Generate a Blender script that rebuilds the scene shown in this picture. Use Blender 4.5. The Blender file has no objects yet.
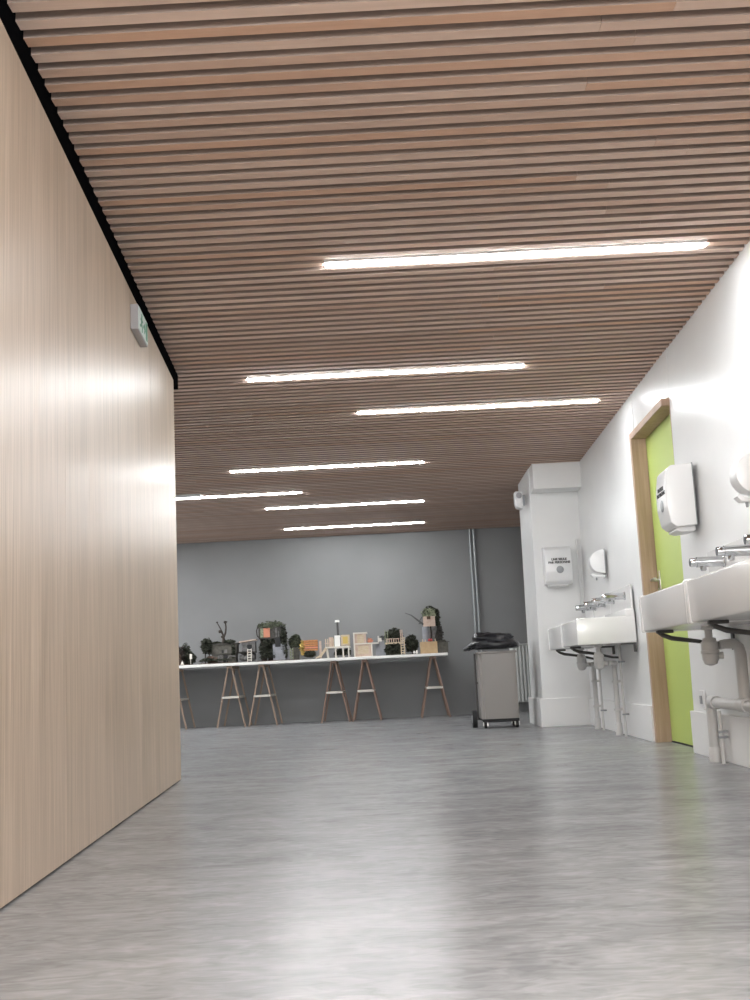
import bpy, bmesh, math, random
from mathutils import Vector, Matrix
R = random.Random(7)
C = bpy.context.scene.collection
PI = math.pi

# ------------------------------------------------------------------ materials
def mat(name, col, rough=0.5, metal=0.0, coat=0.0, spec=0.5, noise=None, bump=None):
    m = bpy.data.materials.new(name); m.use_nodes = True
    nt = m.node_tree; b = nt.nodes['Principled BSDF']
    b.inputs['Base Color'].default_value = (*col, 1)
    b.inputs['Roughness'].default_value = rough
    b.inputs['Metallic'].default_value = metal
    b.inputs['Specular IOR Level'].default_value = spec
    b.inputs['Coat Weight'].default_value = coat
    tc = nt.nodes.new('ShaderNodeTexCoord')
    if noise:
        col2, scale, stretch = noise
        mp = nt.nodes.new('ShaderNodeMapping'); mp.inputs['Scale'].default_value = stretch
        nt.links.new(tc.outputs['Object'], mp.inputs['Vector'])
        n = nt.nodes.new('ShaderNodeTexNoise'); n.inputs['Scale'].default_value = scale
        n.inputs['Detail'].default_value = 5
        nt.links.new(mp.outputs[0], n.inputs['Vector'])
        r = nt.nodes.new('ShaderNodeValToRGB')
        r.color_ramp.elements[0].position = 0.35; r.color_ramp.elements[1].position = 0.68
        r.color_ramp.elements[0].color = (*col, 1); r.color_ramp.elements[1].color = (*col2, 1)
        nt.links.new(n.outputs['Fac'], r.inputs['Fac'])
        nt.links.new(r.outputs['Color'], b.inputs['Base Color'])
        if bump:
            bp = nt.nodes.new('ShaderNodeBump'); bp.inputs['Strength'].default_value = bump
            bp.inputs['Distance'].default_value = 0.01
            nt.links.new(n.outputs['Fac'], bp.inputs['Height']); nt.links.new(bp.outputs[0], b.inputs['Normal'])
    return m

def emis(name, col, s):
    m = bpy.data.materials.new(name); m.use_nodes = True
    b = m.node_tree.nodes['Principled BSDF']
    b.inputs['Base Color'].default_value = (*col, 1)
    b.inputs['Emission Color'].default_value = (*col, 1); b.inputs['Emission Strength'].default_value = s
    return m

def mat_floor():
    m = mat('linoleum', (0.4, 0.4, 0.4), 0.3, spec=0.13)
    nt = m.node_tree; b = nt.nodes['Principled BSDF']; L = nt.links
    tc = nt.nodes.new('ShaderNodeTexCoord')
    def noise(scale, st, det, dist=0.0):
        mp = nt.nodes.new('ShaderNodeMapping'); mp.inputs['Scale'].default_value = st
        mp.inputs['Rotation'].default_value = (0, 0, 0.10)
        L.new(tc.outputs['Object'], mp.inputs['Vector'])
        n = nt.nodes.new('ShaderNodeTexNoise'); n.inputs['Scale'].default_value = scale
        n.inputs['Detail'].default_value = det; n.inputs['Distortion'].default_value = dist
        L.new(mp.outputs[0], n.inputs['Vector']); return n
    a = noise(2.6, (0.9, 1.5, 1), 9, 1.2)
    c = noise(13.0, (0.8, 1.9, 1), 8, 1.6)
    mx = nt.nodes.new('ShaderNodeMix'); mx.data_type = 'FLOAT'; mx.inputs[0].default_value = 0.5
    L.new(a.outputs['Fac'], mx.inputs[2]); L.new(c.outputs['Fac'], mx.inputs[3])
    r = nt.nodes.new('ShaderNodeValToRGB')
    e = r.color_ramp.elements
    e[0].position = 0.36; e[0].color = (*FLOOR_A, 1)
    e[1].position = 0.65; e[1].color = (*FLOOR_B, 1)
    L.new(mx.outputs[0], r.inputs['Fac']); L.new(r.outputs['Color'], b.inputs['Base Color'])
    g = nt.nodes.new('ShaderNodeMapRange'); g.inputs[1].default_value = 0.3; g.inputs[2].default_value = 0.7
    g.inputs[3].default_value = 0.235; g.inputs[4].default_value = 0.262
    L.new(mx.outputs[0], g.inputs[0]); L.new(g.outputs[0], b.inputs['Roughness'])
    bp = nt.nodes.new('ShaderNodeBump'); bp.inputs['Strength'].default_value = 0.03; bp.inputs['Distance'].default_value = 0.002
    L.new(a.outputs['Fac'], bp.inputs['Height']); L.new(bp.outputs[0], b.inputs['Normal'])
    return m

def mat_wood(name, dark, light, axis='z', scale=1.0, rough=(0.3, 0.45), islands=None, coat=0.0, spec=0.5, fine=0.4):
    """grain running along `axis`; islands = two colours that single pieces vary between"""
    m = mat(name, light, 0.4, coat=coat, spec=spec)
    nt = m.node_tree; b = nt.nodes['Principled BSDF']; L = nt.links
    tc = nt.nodes.new('ShaderNodeTexCoord')
    def noise(sc, lo, det, dist):
        mp = nt.nodes.new('ShaderNodeMapping')
        s = [1.0, 1.0, 1.0]; s['xyz'.index(axis)] = lo
        mp.inputs['Scale'].default_value = s
        L.new(tc.outputs['Object'], mp.inputs['Vector'])
        n = nt.nodes.new('ShaderNodeTexNoise'); n.inputs['Scale'].default_value = sc * scale
        n.inputs['Detail'].default_value = det; n.inputs['Distortion'].default_value = dist
        L.new(mp.outputs[0], n.inputs['Vector']); return n
    n1 = noise(9.0, 0.04, 6, 0.6); n2 = noise(60.0, 0.03, 4, 0.2)
    mx = nt.nodes.new('ShaderNodeMix'); mx.data_type = 'FLOAT'; mx.inputs[0].default_value = fine
    L.new(n1.outputs['Fac'], mx.inputs[2]); L.new(n2.outputs['Fac'], mx.inputs[3])
    r = nt.nodes.new('ShaderNodeValToRGB'); e = r.color_ramp.elements
    e[0].position = 0.34; e[0].color = (*dark, 1); e[1].position = 0.62; e[1].color = (*light, 1)
    L.new(mx.outputs[0], r.inputs['Fac'])
    out = r.outputs['Color']
    if islands:
        geo = nt.nodes.new('ShaderNodeNewGeometry')
        r2 = nt.nodes.new('ShaderNodeValToRGB'); el = r2.color_ramp.elements
        el[0].position = 0; el[0].color = (*islands[0], 1); el[1].position = 1; el[1].color = (*islands[-1], 1)
        for k, cc in enumerate(islands[1:-1]):
            x = el.new((k + 1) / (len(islands) - 1)); x.color = (*cc, 1)
        L.new(geo.outputs['Random Per Island'], r2.inputs['Fac'])
        mm = nt.nodes.new('ShaderNodeMix'); mm.data_type = 'RGBA'; mm.blend_type = 'MULTIPLY'; mm.inputs[0].default_value = 1
        L.new(out, mm.inputs[6]); L.new(r2.outputs['Color'], mm.inputs[7]); out = mm.outputs[2]
    L.new(out, b.inputs['Base Color'])
    g = nt.nodes.new('ShaderNodeMapRange'); g.inputs[1].default_value = 0.35; g.inputs[2].default_value = 0.65
    g.inputs[3].default_value = rough[0]; g.inputs[4].default_value = rough[1]
    L.new(mx.outputs[0], g.inputs[0]); L.new(g.outputs[0], b.inputs['Roughness'])
    return m

FLOOR_A = (0.185, 0.187, 0.192); FLOOR_B = (0.335, 0.336, 0.339)
M = dict(
    floor=mat_floor(),
    oak=mat_wood('oak_veneer', (0.37, 0.28, 0.20), (0.58, 0.465, 0.365), 'z', 1.5, (0.33, 0.43), spec=0.36, fine=0.6),
    slat=mat_wood('ceiling_slat', (0.65, 0.49, 0.395), (0.75, 0.585, 0.485), 'x', 1.5, (0.5, 0.6),
                  islands=[(0.72, 0.64, 0.59), (0.92, 0.89, 0.88), (0.80, 0.74, 0.71), (0.82, 0.66, 0.55), (0.95, 0.93, 0.93), (0.84, 0.79, 0.76)]),
    slat_side_shade=mat_wood('ceiling_slat_side_shade', (0.27, 0.20, 0.165), (0.35, 0.27, 0.23), 'x', 1.5, (0.6, 0.7)),
    jamb=mat_wood('door_oak', (0.40, 0.27, 0.19), (0.52, 0.37, 0.28), 'z', 2.0, (0.6, 0.7)),
    trestle=mat_wood('trestle_wood', (0.20, 0.125, 0.095), (0.28, 0.18, 0.135), 'z', 3.0, (0.5, 0.6)),
    trestle_pale=mat_wood('trestle_pale', (0.25, 0.175, 0.13), (0.34, 0.25, 0.19), 'z', 3.0, (0.5, 0.6)),
    white=mat('white_paint', (0.80, 0.80, 0.79), 0.32, noise=((0.77, 0.77, 0.765), 3.0, (1, 1, 1))),
    skirting=mat('skirting_paint', (0.80, 0.795, 0.785), 0.35),
    grey=mat('grey_paint', (0.212, 0.213, 0.216), 0.55, noise=((0.23, 0.231, 0.234), 1.5, (1, 1, 1))),
    darkgap=mat('black_felt', (0.004, 0.004, 0.0045), 1.0, spec=0.0),
    lime=mat('lime_laminate', (0.49, 0.61, 0.16), 0.4),
    ceramic=mat('white_ceramic', (0.80, 0.795, 0.785), 0.22, coat=0.1),
    plastic=mat('white_plastic', (0.78, 0.78, 0.78), 0.28),
    plastic_grey=mat('grey_plastic', (0.30, 0.31, 0.32), 0.35),
    pvc=mat('white_pvc', (0.60, 0.59, 0.575), 0.4),
    chrome=mat('chrome', (0.50, 0.51, 0.52), 0.10, metal=1.0),
    steel=mat('brushed_steel', (0.55, 0.54, 0.53), 0.32, metal=1.0),
    iron=mat('dark_iron', (0.075, 0.07, 0.066), 0.5),
    black=mat('black_rubber', (0.012, 0.012, 0.013), 0.6),
    bag=mat('black_film', (0.009, 0.009, 0.012), 0.3, noise=((0.02, 0.02, 0.024), 25, (1, 1, 2)), bump=0.7),
    bin=mat('taupe_plastic', (0.27, 0.25, 0.235), 0.4),
    board=mat('white_board', (0.82, 0.81, 0.78), 0.4),
    radiator=mat('radiator_enamel', (0.72, 0.73, 0.71), 0.35),
    pipegrey=mat('grey_pipe', (0.33, 0.35, 0.36), 0.3, metal=0.4),
    lampbody=mat('lamp_body', (0.6, 0.6, 0.6), 0.4),
    lamp=emis('lamp_diffuser', (0.95, 0.98, 1.0), 48.0),
    ink=mat('black_ink', (0.015, 0.015, 0.015), 0.6),
    signgreen=mat('sign_green', (0.10, 0.30, 0.20), 0.4),
    signwhite=mat('sign_white', (0.62, 0.70, 0.67), 0.4),
    signgrey=mat('sign_grey', (0.38, 0.37, 0.38), 0.4),
    cardboard=mat('cardboard', (0.42, 0.29, 0.16), 0.8, noise=((0.48, 0.34, 0.20), 20, (1, 1, 1))),
    card_grey=mat('grey_card', (0.30, 0.305, 0.33), 0.8, noise=((0.24, 0.25, 0.27), 14, (1, 1, 1))),
    card_dark=mat('dark_card', (0.045, 0.042, 0.037), 0.8, noise=((0.085, 0.078, 0.07), 30, (1, 1, 1))),
    card_olive=mat('olive_card', (0.075, 0.070, 0.058), 0.8, noise=((0.12, 0.112, 0.095), 30, (1, 1, 1))),
    card_white=mat('white_card', (0.66, 0.62, 0.56), 0.7),
    card_cream=mat('cream_card', (0.52, 0.41, 0.28), 0.7, noise=((0.60, 0.50, 0.37), 24, (1, 1, 3))),
    card_pink=mat('pink_card', (0.50, 0.36, 0.29), 0.7, noise=((0.58, 0.46, 0.38), 24, (1, 1, 1))),
    card_orange=mat('orange_card', (0.42, 0.16, 0.05), 0.7, noise=((0.55, 0.27, 0.12), 30, (1, 1, 4))),
    card_salmon=mat('salmon_card', (0.60, 0.24, 0.15), 0.7),
    card_yellow=mat('yellow_card', (0.58, 0.42, 0.12), 0.7),
    red=mat('red_card', (0.42, 0.06, 0.06), 0.6),
    leaf=mat('dark_leaf', (0.016, 0.019, 0.012), 0.8, noise=((0.075, 0.080, 0.055), 45, (1, 1, 1))),
    leaf_mid=mat('mid_leaf', (0.04, 0.048, 0.03), 0.8, noise=((0.15, 0.165, 0.11), 45, (1, 1, 1))),
    leaf_pale=mat('pale_leaf', (0.13, 0.15, 0.09), 0.8, noise=((0.34, 0.36, 0.25), 45, (1, 1, 1))),
    bark=mat('bark', (0.025, 0.02, 0.017), 0.85, noise=((0.07, 0.055, 0.045), 30, (1, 1, 0.3))),
    twig=mat('grey_twig', (0.09, 0.09, 0.09), 0.8),
    soil=mat('soil', (0.05, 0.036, 0.028), 0.9, noise=((0.12, 0.07, 0.05), 25, (1, 1, 1))),
    stone=mat('stone', (0.095, 0.092, 0.09), 0.85, noise=((0.20, 0.19, 0.185), 30, (1, 1, 1))),
)

# ------------------------------------------------------------------ mesh helpers
class MB:
    def __init__(s): s.bm = bmesh.new()
    def _add(s, b, mtx=None):
        if mtx is not None: bmesh.ops.transform(b, matrix=mtx, verts=b.verts)
        me = bpy.data.meshes.new('t'); b.to_mesh(me); b.free(); s.bm.from_mesh(me); bpy.data.meshes.remove(me); return s
    def box(s, x0, x1, y0, y1, z0, z1, bev=0.0, seg=2, mtx=None):
        b = bmesh.new(); bmesh.ops.create_cube(b, size=1)
        for v in b.verts:
            v.co = Vector(((x0 + x1) / 2 + v.co.x * (x1 - x0), (y0 + y1) / 2 + v.co.y * (y1 - y0), (z0 + z1) / 2 + v.co.z * (z1 - z0)))
        if bev: bmesh.ops.bevel(b, geom=b.edges[:], offset=bev, segments=seg, affect='EDGES', profile=0.5)
        return s._add(b, mtx)
    def prism(s, pts, a0, a1, axis='z', bev=0.0, seg=2, mtx=None):
        """extrude a polygon: axis z: pts=(x,y); y: pts=(x,z); x: pts=(y,z)"""
        b = bmesh.new()
        f = {'z': lambda p, a: (p[0], p[1], a), 'y': lambda p, a: (p[0], a, p[1]), 'x': lambda p, a: (a, p[0], p[1])}[axis]
        v0 = [b.verts.new(f(p, a0)) for p in pts]; v1 = [b.verts.new(f(p, a1)) for p in pts]
        n = len(pts)
        b.faces.new(v0); b.faces.new(v1[::-1])
        for i in range(n): b.faces.new((v0[i], v1[i], v1[(i + 1) % n], v0[(i + 1) % n]))
        bmesh.ops.recalc_face_normals(b, faces=b.faces)
        if bev: bmesh.ops.bevel(b, geom=b.edges[:], offset=bev, segments=seg, affect='EDGES', profile=0.5)
        return s._add(b, mtx)
    def tube(s, pts, r, n=12, cap=True):
        b = bmesh.new(); pts = [Vector(p) for p in pts]; rings = []
        rs = r if isinstance(r, (list, tuple)) else [r] * len(pts)
        up = None
        for i, p in enumerate(pts):
            d = (pts[min(i + 1, len(pts) - 1)] - pts[max(i - 1, 0)]).normalized()
            if up is None: up = d.orthogonal().normalized()
            up = (up - d * up.dot(d)); up = up.normalized() if up.length > 1e-6 else d.orthogonal().normalized()
            sd = d.cross(up)
            rings.append([b.verts.new(p + (up * math.cos(2 * PI * k / n) + sd * math.sin(2 * PI * k / n)) * rs[i]) for k in range(n)])
        for a, c in zip(rings, rings[1:]):
            for k in range(n): b.faces.new((a[k], a[(k + 1) % n], c[(k + 1) % n], c[k]))
        if cap: b.faces.new(rings[0][::-1]); b.faces.new(rings[-1])
        bmesh.ops.recalc_face_normals(b, faces=b.faces)
        return s._add(b)
    def lathe(s, prof, n=20, mtx=None):
        b = bmesh.new(); rings = []
        for r, z in prof:
            rings.append([b.verts.new((max(r, 1e-4) * math.cos(2 * PI * k / n), max(r, 1e-4) * math.sin(2 * PI * k / n), z)) for k in range(n)])
        for a, c in zip(rings, rings[1:]):
            for k in range(n): b.faces.new((a[k], a[(k + 1) % n], c[(k + 1) % n], c[k]))
        b.faces.new(rings[0][::-1]); b.faces.new(rings[-1])
        bmesh.ops.recalc_face_normals(b, faces=b.faces)
        return s._add(b, mtx)
    def blob(s, c, r, jit=0.25, sub=2, seed=0, zmin=-9):
        b = bmesh.new(); bmesh.ops.create_icosphere(b, subdivisions=sub, radius=1)
        q = random.Random(seed)
        for v in b.verts:
            k = 1 + (q.random() - .5) * 2 * jit
            v.co = Vector((c[0] + v.co.x * r[0] * k, c[1] + v.co.y * r[1] * k, max(zmin, c[2] + v.co.z * r[2] * k)))
        return s._add(b)
    def leaves(s, c, r, n, size, seed=0, zmin=-9):
        b = bmesh.new(); q = random.Random(seed)
        for _ in range(n):
            while True:
                p = Vector((q.uniform(-1, 1), q.uniform(-1, 1), q.uniform(-1, 1)))
                if 0.15 < p.length < 1: break
            p = Vector((c[0] + p.x * r[0], c[1] + p.y * r[1], c[2] + p.z * r[2]))
            if p.z < zmin: continue
            m = Matrix.Rotation(q.uniform(0, 6.28), 3, 'Z') @ Matrix.Rotation(q.uniform(-1.4, 1.4), 3, 'X')
            sz = size * q.uniform(0.6, 1.3)
            vs = [b.verts.new(p + m @ Vector(w) * sz) for w in ((-.5, 0, 0), (0, -.32, .1), (.6, 0, 0), (0, .32, .1))]
            b.faces.new((vs[0], vs[1], vs[2])); b.faces.new((vs[0], vs[2], vs[3]))
        return s._add(b)
    def obj(s, name, m, parent=None, smooth=False, loc=None, rz=0):
        me = bpy.data.meshes.new(name); s.bm.to_mesh(me); s.bm.free()
        me.materials.append(m)
        if smooth:
            for p in me.polygons: p.use_smooth = True
            try: me.set_sharp_from_angle(angle=0.7)
            except Exception: pass
        o = bpy.data.objects.new(name, me); C.objects.link(o)
        if parent: o.parent = parent
        if loc: o.location = loc; o.rotation_euler = (0, 0, rz)
        return o

def thing(name, label, cat, loc, rz=0, group=None):
    o = bpy.data.objects.new(name, None); C.objects.link(o); o.empty_display_size = 0.1
    o.location = loc; o.rotation_euler = (0, 0, rz); o['label'] = label; o['category'] = cat
    if group: o['group'] = group
    return o
def struct(name, mb, m, parent=None, smooth=False):
    o = mb.obj(name, m, parent, smooth)
    o['kind'] = 'structure'
    return o
def dup(root, label, loc, rz=None):
    r = root.copy(); C.objects.link(r); r.location = loc; r['label'] = label
    if rz is not None: r.rotation_euler = (0, 0, rz)
    for ch in list(root.children):
        c = ch.copy(); C.objects.link(c); c.parent = r
        for g in list(ch.children):
            d = g.copy(); C.objects.link(d); d.parent = c
    return r

# ------------------------------------------------------------------ setting
ZC = 2.40          # underside of the slats
YB = 14.62         # far grey wall
def pxl(y): return -0.985 - (y - 2.773) * 0.0720      # face of the oak wall
def wx(y): return 1.685 + (y - 6.4) * 0.015            # face of the white wall
WRZ = math.atan2(0.015, -1.0)                          # local +x = out of the white wall, +y = towards the viewer
def on_wall(y, z=0, off=0.0): return (wx(y) - off, y, z)

struct('floor', MB().box(-4.4, 3.2, -3.2, 14.8, -0.1, 0), M['floor'])
ceil = struct('ceiling', MB().box(-4.4, 3.2, -3.2, 14.8, ZC + 0.075, ZC + 0.2), M['darkgap'])

# light strips: (x0, x1, y)
PITCH = 0.0857; Y0 = 2.815
def snap(y): return Y0 + round((y - Y0) / PITCH) * PITCH
K = (ZC - .51) / (2.425 - .51)
LIGHTS = [(-0.249, 1.529, 4.897), (-0.867, 0.895, 6.838), (-0.204, 1.552, 7.876), (-1.432, 0.325, 9.884),
          (-2.65, -0.893, 11.175), (-1.378, 0.375, 12.138), (-1.344, 0.42, 13.875)]
LIGHTS = [(a * K, b * K, snap(y * K)) for a, b, y in LIGHTS]
LLAB = ['longest looking white light strip nearest the viewer, high in the slatted ceiling',
        'second light strip of the slatted ceiling, reaching from the oak wall side to mid ceiling',
        'third light strip from the viewer, ending beside the white wall above the door',
        'fourth light strip, short looking, above the left half of the model table',
        'light strip cut off at its left end by the oak wall edge',
        'second light strip from the grey back wall',
        'light strip right in front of the grey back wall']

slats = MB()
SW = 0.0455
i = -66
while True:
    y = Y0 + i * PITCH; i += 1
    if y > 14.56: break
    if y < 6.60: x0 = pxl(y) + 0.002
    else: x0 = -4.25
    if y < 10.10: x1 = wx(y) + 0.045
    elif y < 11.28: x1 = 1.33
    else: x1 = 2.95
    cuts = [(x0, x1)]
    for a, b, ly in LIGHTS:
        if abs(ly - y) < 0.02:
            cuts = [(x0, a - 0.004), (b + 0.004, x1)]
    for a, b in cuts:
        x = a
        while x < b - 0.02:
            e = min(b, x + R.uniform(1.6, 3.4))
            if b - e < 0.5: e = b
            slats.box(x, e - (0.0015 if e < b else 0), y - SW / 2, y + SW / 2, ZC, ZC + 0.07)
            x = e
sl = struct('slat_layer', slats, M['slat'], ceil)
sl.data.materials.append(M['slat_side_shade'])          # long side faces get a darker wood colour: painted gap shade
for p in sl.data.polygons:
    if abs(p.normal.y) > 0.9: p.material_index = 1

for (a, b, y), lab in zip(LIGHTS, LLAB):
    t = thing('light_strip', lab, 'ceiling light', ((a + b) / 2, y, ZC), 0, 'light strips in the slatted ceiling')
    hw = (b - a) / 2
    MB().box(-hw, hw, -0.0235, 0.0235, 0.001, 0.05).obj('housing', M['lampbody'], t)
    MB().box(-hw + 0.004, hw - 0.004, -0.020, 0.020, -0.007, 0.003, 0.003, 2).obj('diffuser', M['lamp'], t)

# oak wall on the left: a dark core, three veneer panels and the shadow gap above them
def strip_poly(y0, y1, t0, t1):
    return [(pxl(y0) - t0, y0), (pxl(y1) - t0, y1), (pxl(y1) - t1, y1), (pxl(y0) - t1, y0)]
YE = 6.345
core = MB().prism([(pxl(-3.1) - 0.02, -3.1), (pxl(YE) - 0.02, YE - 0.015), (-4.3, YE - 0.015), (-4.3, -3.1)], 0, ZC + 0.075)
wl_ = struct('wall_left', core, M['darkgap'])
for y0, y1 in ((-3.1, 1.55), (1.5515, 3.4915), (3.493, 5.4105), (5.412, YE)):
    struct('veneer_panel', MB().prism(strip_poly(y0, y1, 0, 0.0195), 0.007, 2.312), M['oak'], wl_)
struct('end_panel', MB().box(-4.3, pxl(YE) - 0.0005, YE, YE + 0.015, 0.007, 2.312), M['oak'], wl_)
struct('shadow_trim', MB().prism([(pxl(-3.1), -3.1), (pxl(6.58) + 0.001, 6.58), (-4.28, 6.58), (-4.28, -3.1)], 2.314, ZC + 0.075), M['darkgap'], wl_)

struct('wall_back', MB().box(-4.5, 3.2, YB, YB + 0.15, 0, ZC + 0.1), M['grey'])
struct('wall_far_left', MB().box(-4.5, -4.3, YE, YB, 0, ZC + 0.1), M['white'])
struct('wall_far_right', MB().box(3.0, 3.2, 10.2, YB, 0, ZC + 0.1), M['white'])
struct('wall_front', MB().box(-4.4, 3.2, -3.3, -3.1, 0, ZC + 0.1), M['white'])

# white wall on the right with the door opening
DY0, DY1, DZ = 6.575, 7.645, 2.115
def slab(y0, y1, z0, z1, f=0.0, th=0.35):
    return [(wx(y0) - f, y0), (wx(y1) - f, y1), (wx(y1) + th, y1), (wx(y0) + th, y0)], z0, z1
wr = MB()
wr.prism(*slab(-3.1, DY0, 0, ZC + 0.1, -0.006)); wr.prism(*slab(DY1, 10.36, 0, ZC + 0.1)); wr.prism(*slab(DY0 - 0.01, DY1 + 0.01, DZ, ZC + 0.1))
for v in wr.bm.verts:
    if v.co.z > 1.3: v.co.x += 0.035
struct('wall_right', wr, M['white'])
def skirt(y0, y1, f): return MB().prism([(wx(y0) - f - .02, y0), (wx(y1) - f - .02, y1), (wx(y1) - f + .002, y1), (wx(y0) - f + .002, y0)], 0, 0.24, bev=0.004)
struct('baseboard_right_near', skirt(-3.05, DY0 - 0.001, -0.006), M['skirting'])
struct('baseboard_right_far', skirt(DY1 + 0.001, 10.36, 0), M['skirting'])
# pier at the far end of the white wall, with a boxed-in head
pr = MB().box(1.305, 1.9, 10.36, 11.26, 0, ZC + 0.08, 0.006).box(1.312, 1.9, 10.12, 10.40, 2.16, ZC + 0.08, 0.004)
for v in pr.bm.verts:
    if v.co.z > 1.3: v.co.x += 0.02
struct('wall_pier', pr, M['white'])
struct('baseboard_pier', MB().prism([(1.282, 10.338), (1.74, 10.338), (1.74, 10.365), (1.309, 10.365), (1.309, 11.28), (1.282, 11.28)], 0, 0.255, bev=0.004), M['skirting'])
struct('wall_recess', MB().box(1.9, 3.1, 10.2, 10.4, 0, ZC + 0.1), M['white'])

# door: oak frame set in the wall, lime leaf set back
door = bpy.data.objects.new('door_1', None); C.objects.link(door); door['kind'] = 'structure'
door.location = (wx(7.1), 7.1, 0); door.rotation_euler = (0, 0, WRZ)
H = (DY1 - DY0) / 2 - 0.002     # local y: + = towards the viewer
fw = 0.046
struct('door_frame', MB().box(-0.14, 0.006, -H - 0.01, -H - 0.01 + fw, 0, DZ - 0.004, 0.002, 1).box(-0.14, -0.04, H - 0.01 - fw, H - 0.012, 0, DZ - 0.004, 0.002, 1)
       .box(-0.14, 0.006, -H - 0.01 + fw, H - 0.01 - fw, DZ - 0.004 - fw, DZ - 0.004, 0.002, 1), M['jamb'], door)
leaf = struct('door_leaf', MB().box(-0.135, -0.095, -H - 0.01 + fw + 0.003, H - 0.01 - fw - 0.003, 0.009, DZ - 0.006 - fw, 0.002, 1), M['lime'], door)
hy = -H + fw + 0.06
struct('door_handle', MB().box(-0.095, -0.088, hy - 0.02, hy + 0.02, 0.98, 1.14, 0.003)
       .tube([(-0.09, hy, 1.075), (-0.045, hy, 1.075), (-0.036, hy + 0.012, 1.075), (-0.036, hy + 0.12, 1.075)], 0.010)
       .lathe([(0.008, 0), (0.012, 0.004), (0.012, 0.012), (0.004, 0.014)], 12, Matrix.Translation((-0.088, hy, 1.01)) @ Matrix.Rotation(PI / 2, 4, 'Y')), M['steel'], leaf, True)
struct('threshold', MB().box(-0.135, -0.092, -H - 0.01 + fw, H - 0.01 - fw, 0.0, 0.006), M['black'], door)

# ------------------------------------------------------------------ exit sign on the oak wall
PRZ = math.atan2(-0.0720, 1.0) * -1   # direction along the oak wall
sy0, sy1 = 4.82, 5.10
t = thing('exit_sign', 'small grey exit sign box with green running figure, high on the oak wall', 'exit sign', (pxl(sy0), sy0, 2.125), math.atan(0.0720))
# local: +x out of the wall, +y along the wall away from the viewer
L_ = 0.285
MB().box(0.0, 0.034, 0, L_, 0.0, 0.118, 0.002, 1).obj('housing', M['signgrey'], t)
face = MB().box(0.034, 0.037, 0.012, L_ - 0.012, 0.006, 0.112).obj('face_plate', M['signwhite'], t)
g = MB()
def bar(a, b, w):
    a = Vector((0.0385, *a)); b = Vector((0.0385, *b)); d = (b - a); n = Vector((0, -d.z, d.y)).normalized() * w / 2
    g.prism([(p.y, p.z) for p in (a + n, b + n, b - n, a - n)], 0.0368, 0.039, 'x')
g.prism([(0.095 + 0.010 * math.cos(k * PI / 5), 0.092 + 0.010 * math.sin(k * PI / 5)) for k in range(10)], 0.0368, 0.039, 'x')
bar((0.092, 0.08), (0.080, 0.05), 0.02); bar((0.09, 0.078), (0.118, 0.066), 0.008); bar((0.086, 0.078), (0.06, 0.064), 0.008)
bar((0.082, 0.052), (0.105, 0.036), 0.011); bar((0.105, 0.036), (0.098, 0.014), 0.009); bar((0.079, 0.052), (0.062, 0.032), 0.011); bar((0.062, 0.032), (0.036, 0.030), 0.009)
bar((0.14, 0.055), (0.185, 0.055), 0.012); bar((0.172, 0.075), (0.193, 0.055), 0.012); bar((0.172, 0.035), (0.193, 0.055), 0.012)
g.box(0.0368, 0.039, 0.215, 0.255, 0.016, 0.102)
g.obj('pictogram', M['signgreen'], face)

# ------------------------------------------------------------------ fittings of the white wall
def text_part(name, txt, size, m, parent, loc, rot):
    cu = bpy.data.curves.new(name, 'FONT'); cu.body = txt; cu.size = size; cu.align_x = 'CENTER'; cu.align_y = 'CENTER'
    cu.extrude = 0.0006; cu.offset = size * 0.045; cu.space_line = 1.0
    tmp = bpy.data.objects.new(name, cu); C.objects.link(tmp)
    me = bpy.data.meshes.new_from_object(tmp.evaluated_get(bpy.context.evaluated_depsgraph_get()))
    bpy.data.objects.remove(tmp); bpy.data.curves.remove(cu)
    me.materials.clear(); me.materials.append(m)
    o = bpy.data.objects.new(name, me); C.objects.link(o); o.parent = parent; o.location = loc; o.rotation_euler = rot
    return o

def paper_dispenser(label, loc, rz):
    """local: +x out of the wall, +y to the right of somebody facing it... origin at the bottom centre on the wall"""
    t = thing('paper_towel_dispenser', label, 'paper towel dispenser', loc, rz, 'paper towel dispensers')
    w = 0.124
    # cover seen from the side: nearly flat back, bulging front
    prof = [(0.0, 0.03), (0.115, 0.022), (0.145, 0.05), (0.160, 0.14), (0.160, 0.24), (0.145, 0.345), (0.120, 0.37), (0.0, 0.375)]
    MB().prism(prof, -w, w, 'y', bev=0.008, seg=3).obj('cover', M['plastic'], t, True)
    MB().box(0.0, 0.004, -w + 0.004, w + 0.003, 0.03, 0.379, 0.0015, 1).obj('back_plate', M['plastic_grey'], t)
    MB().prism([(0.004, 0.002), (0.08, -0.004), (0.115, 0.008), (0.105, 0.024), (0.004, 0.03)], -w * 0.78, w * 0.72, 'y', bev=0.004).obj('towel_slot', M['plastic'], t, True)
    win = MB().lathe([(0.034, 0), (0.034, 0.003), (0.028, 0.005)], 24, Matrix.Translation((0.159, 0.012, 0.155)) @ Matrix.Rotation(PI / 2, 4, 'Y')).obj('viewing_window', M['plastic_grey'], t, True)
    text_part('lettering', 'UNE SEULE\nPAR PERSONNE', 0.0285, M['ink'], t, (0.1612, 0.008, 0.235), (PI / 2, 0, PI / 2))
    return t
PRZ_ = -PI / 2
pd = paper_dispenser('white paper towel dispenser with black lettering on the pier front, above the far basins', (1.520, 10.36, 1.262), PRZ_)
o = dup(pd, 'white paper towel dispenser on the white wall right beside the green door', on_wall(6.21, 1.232, -0.006), WRZ)

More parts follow.
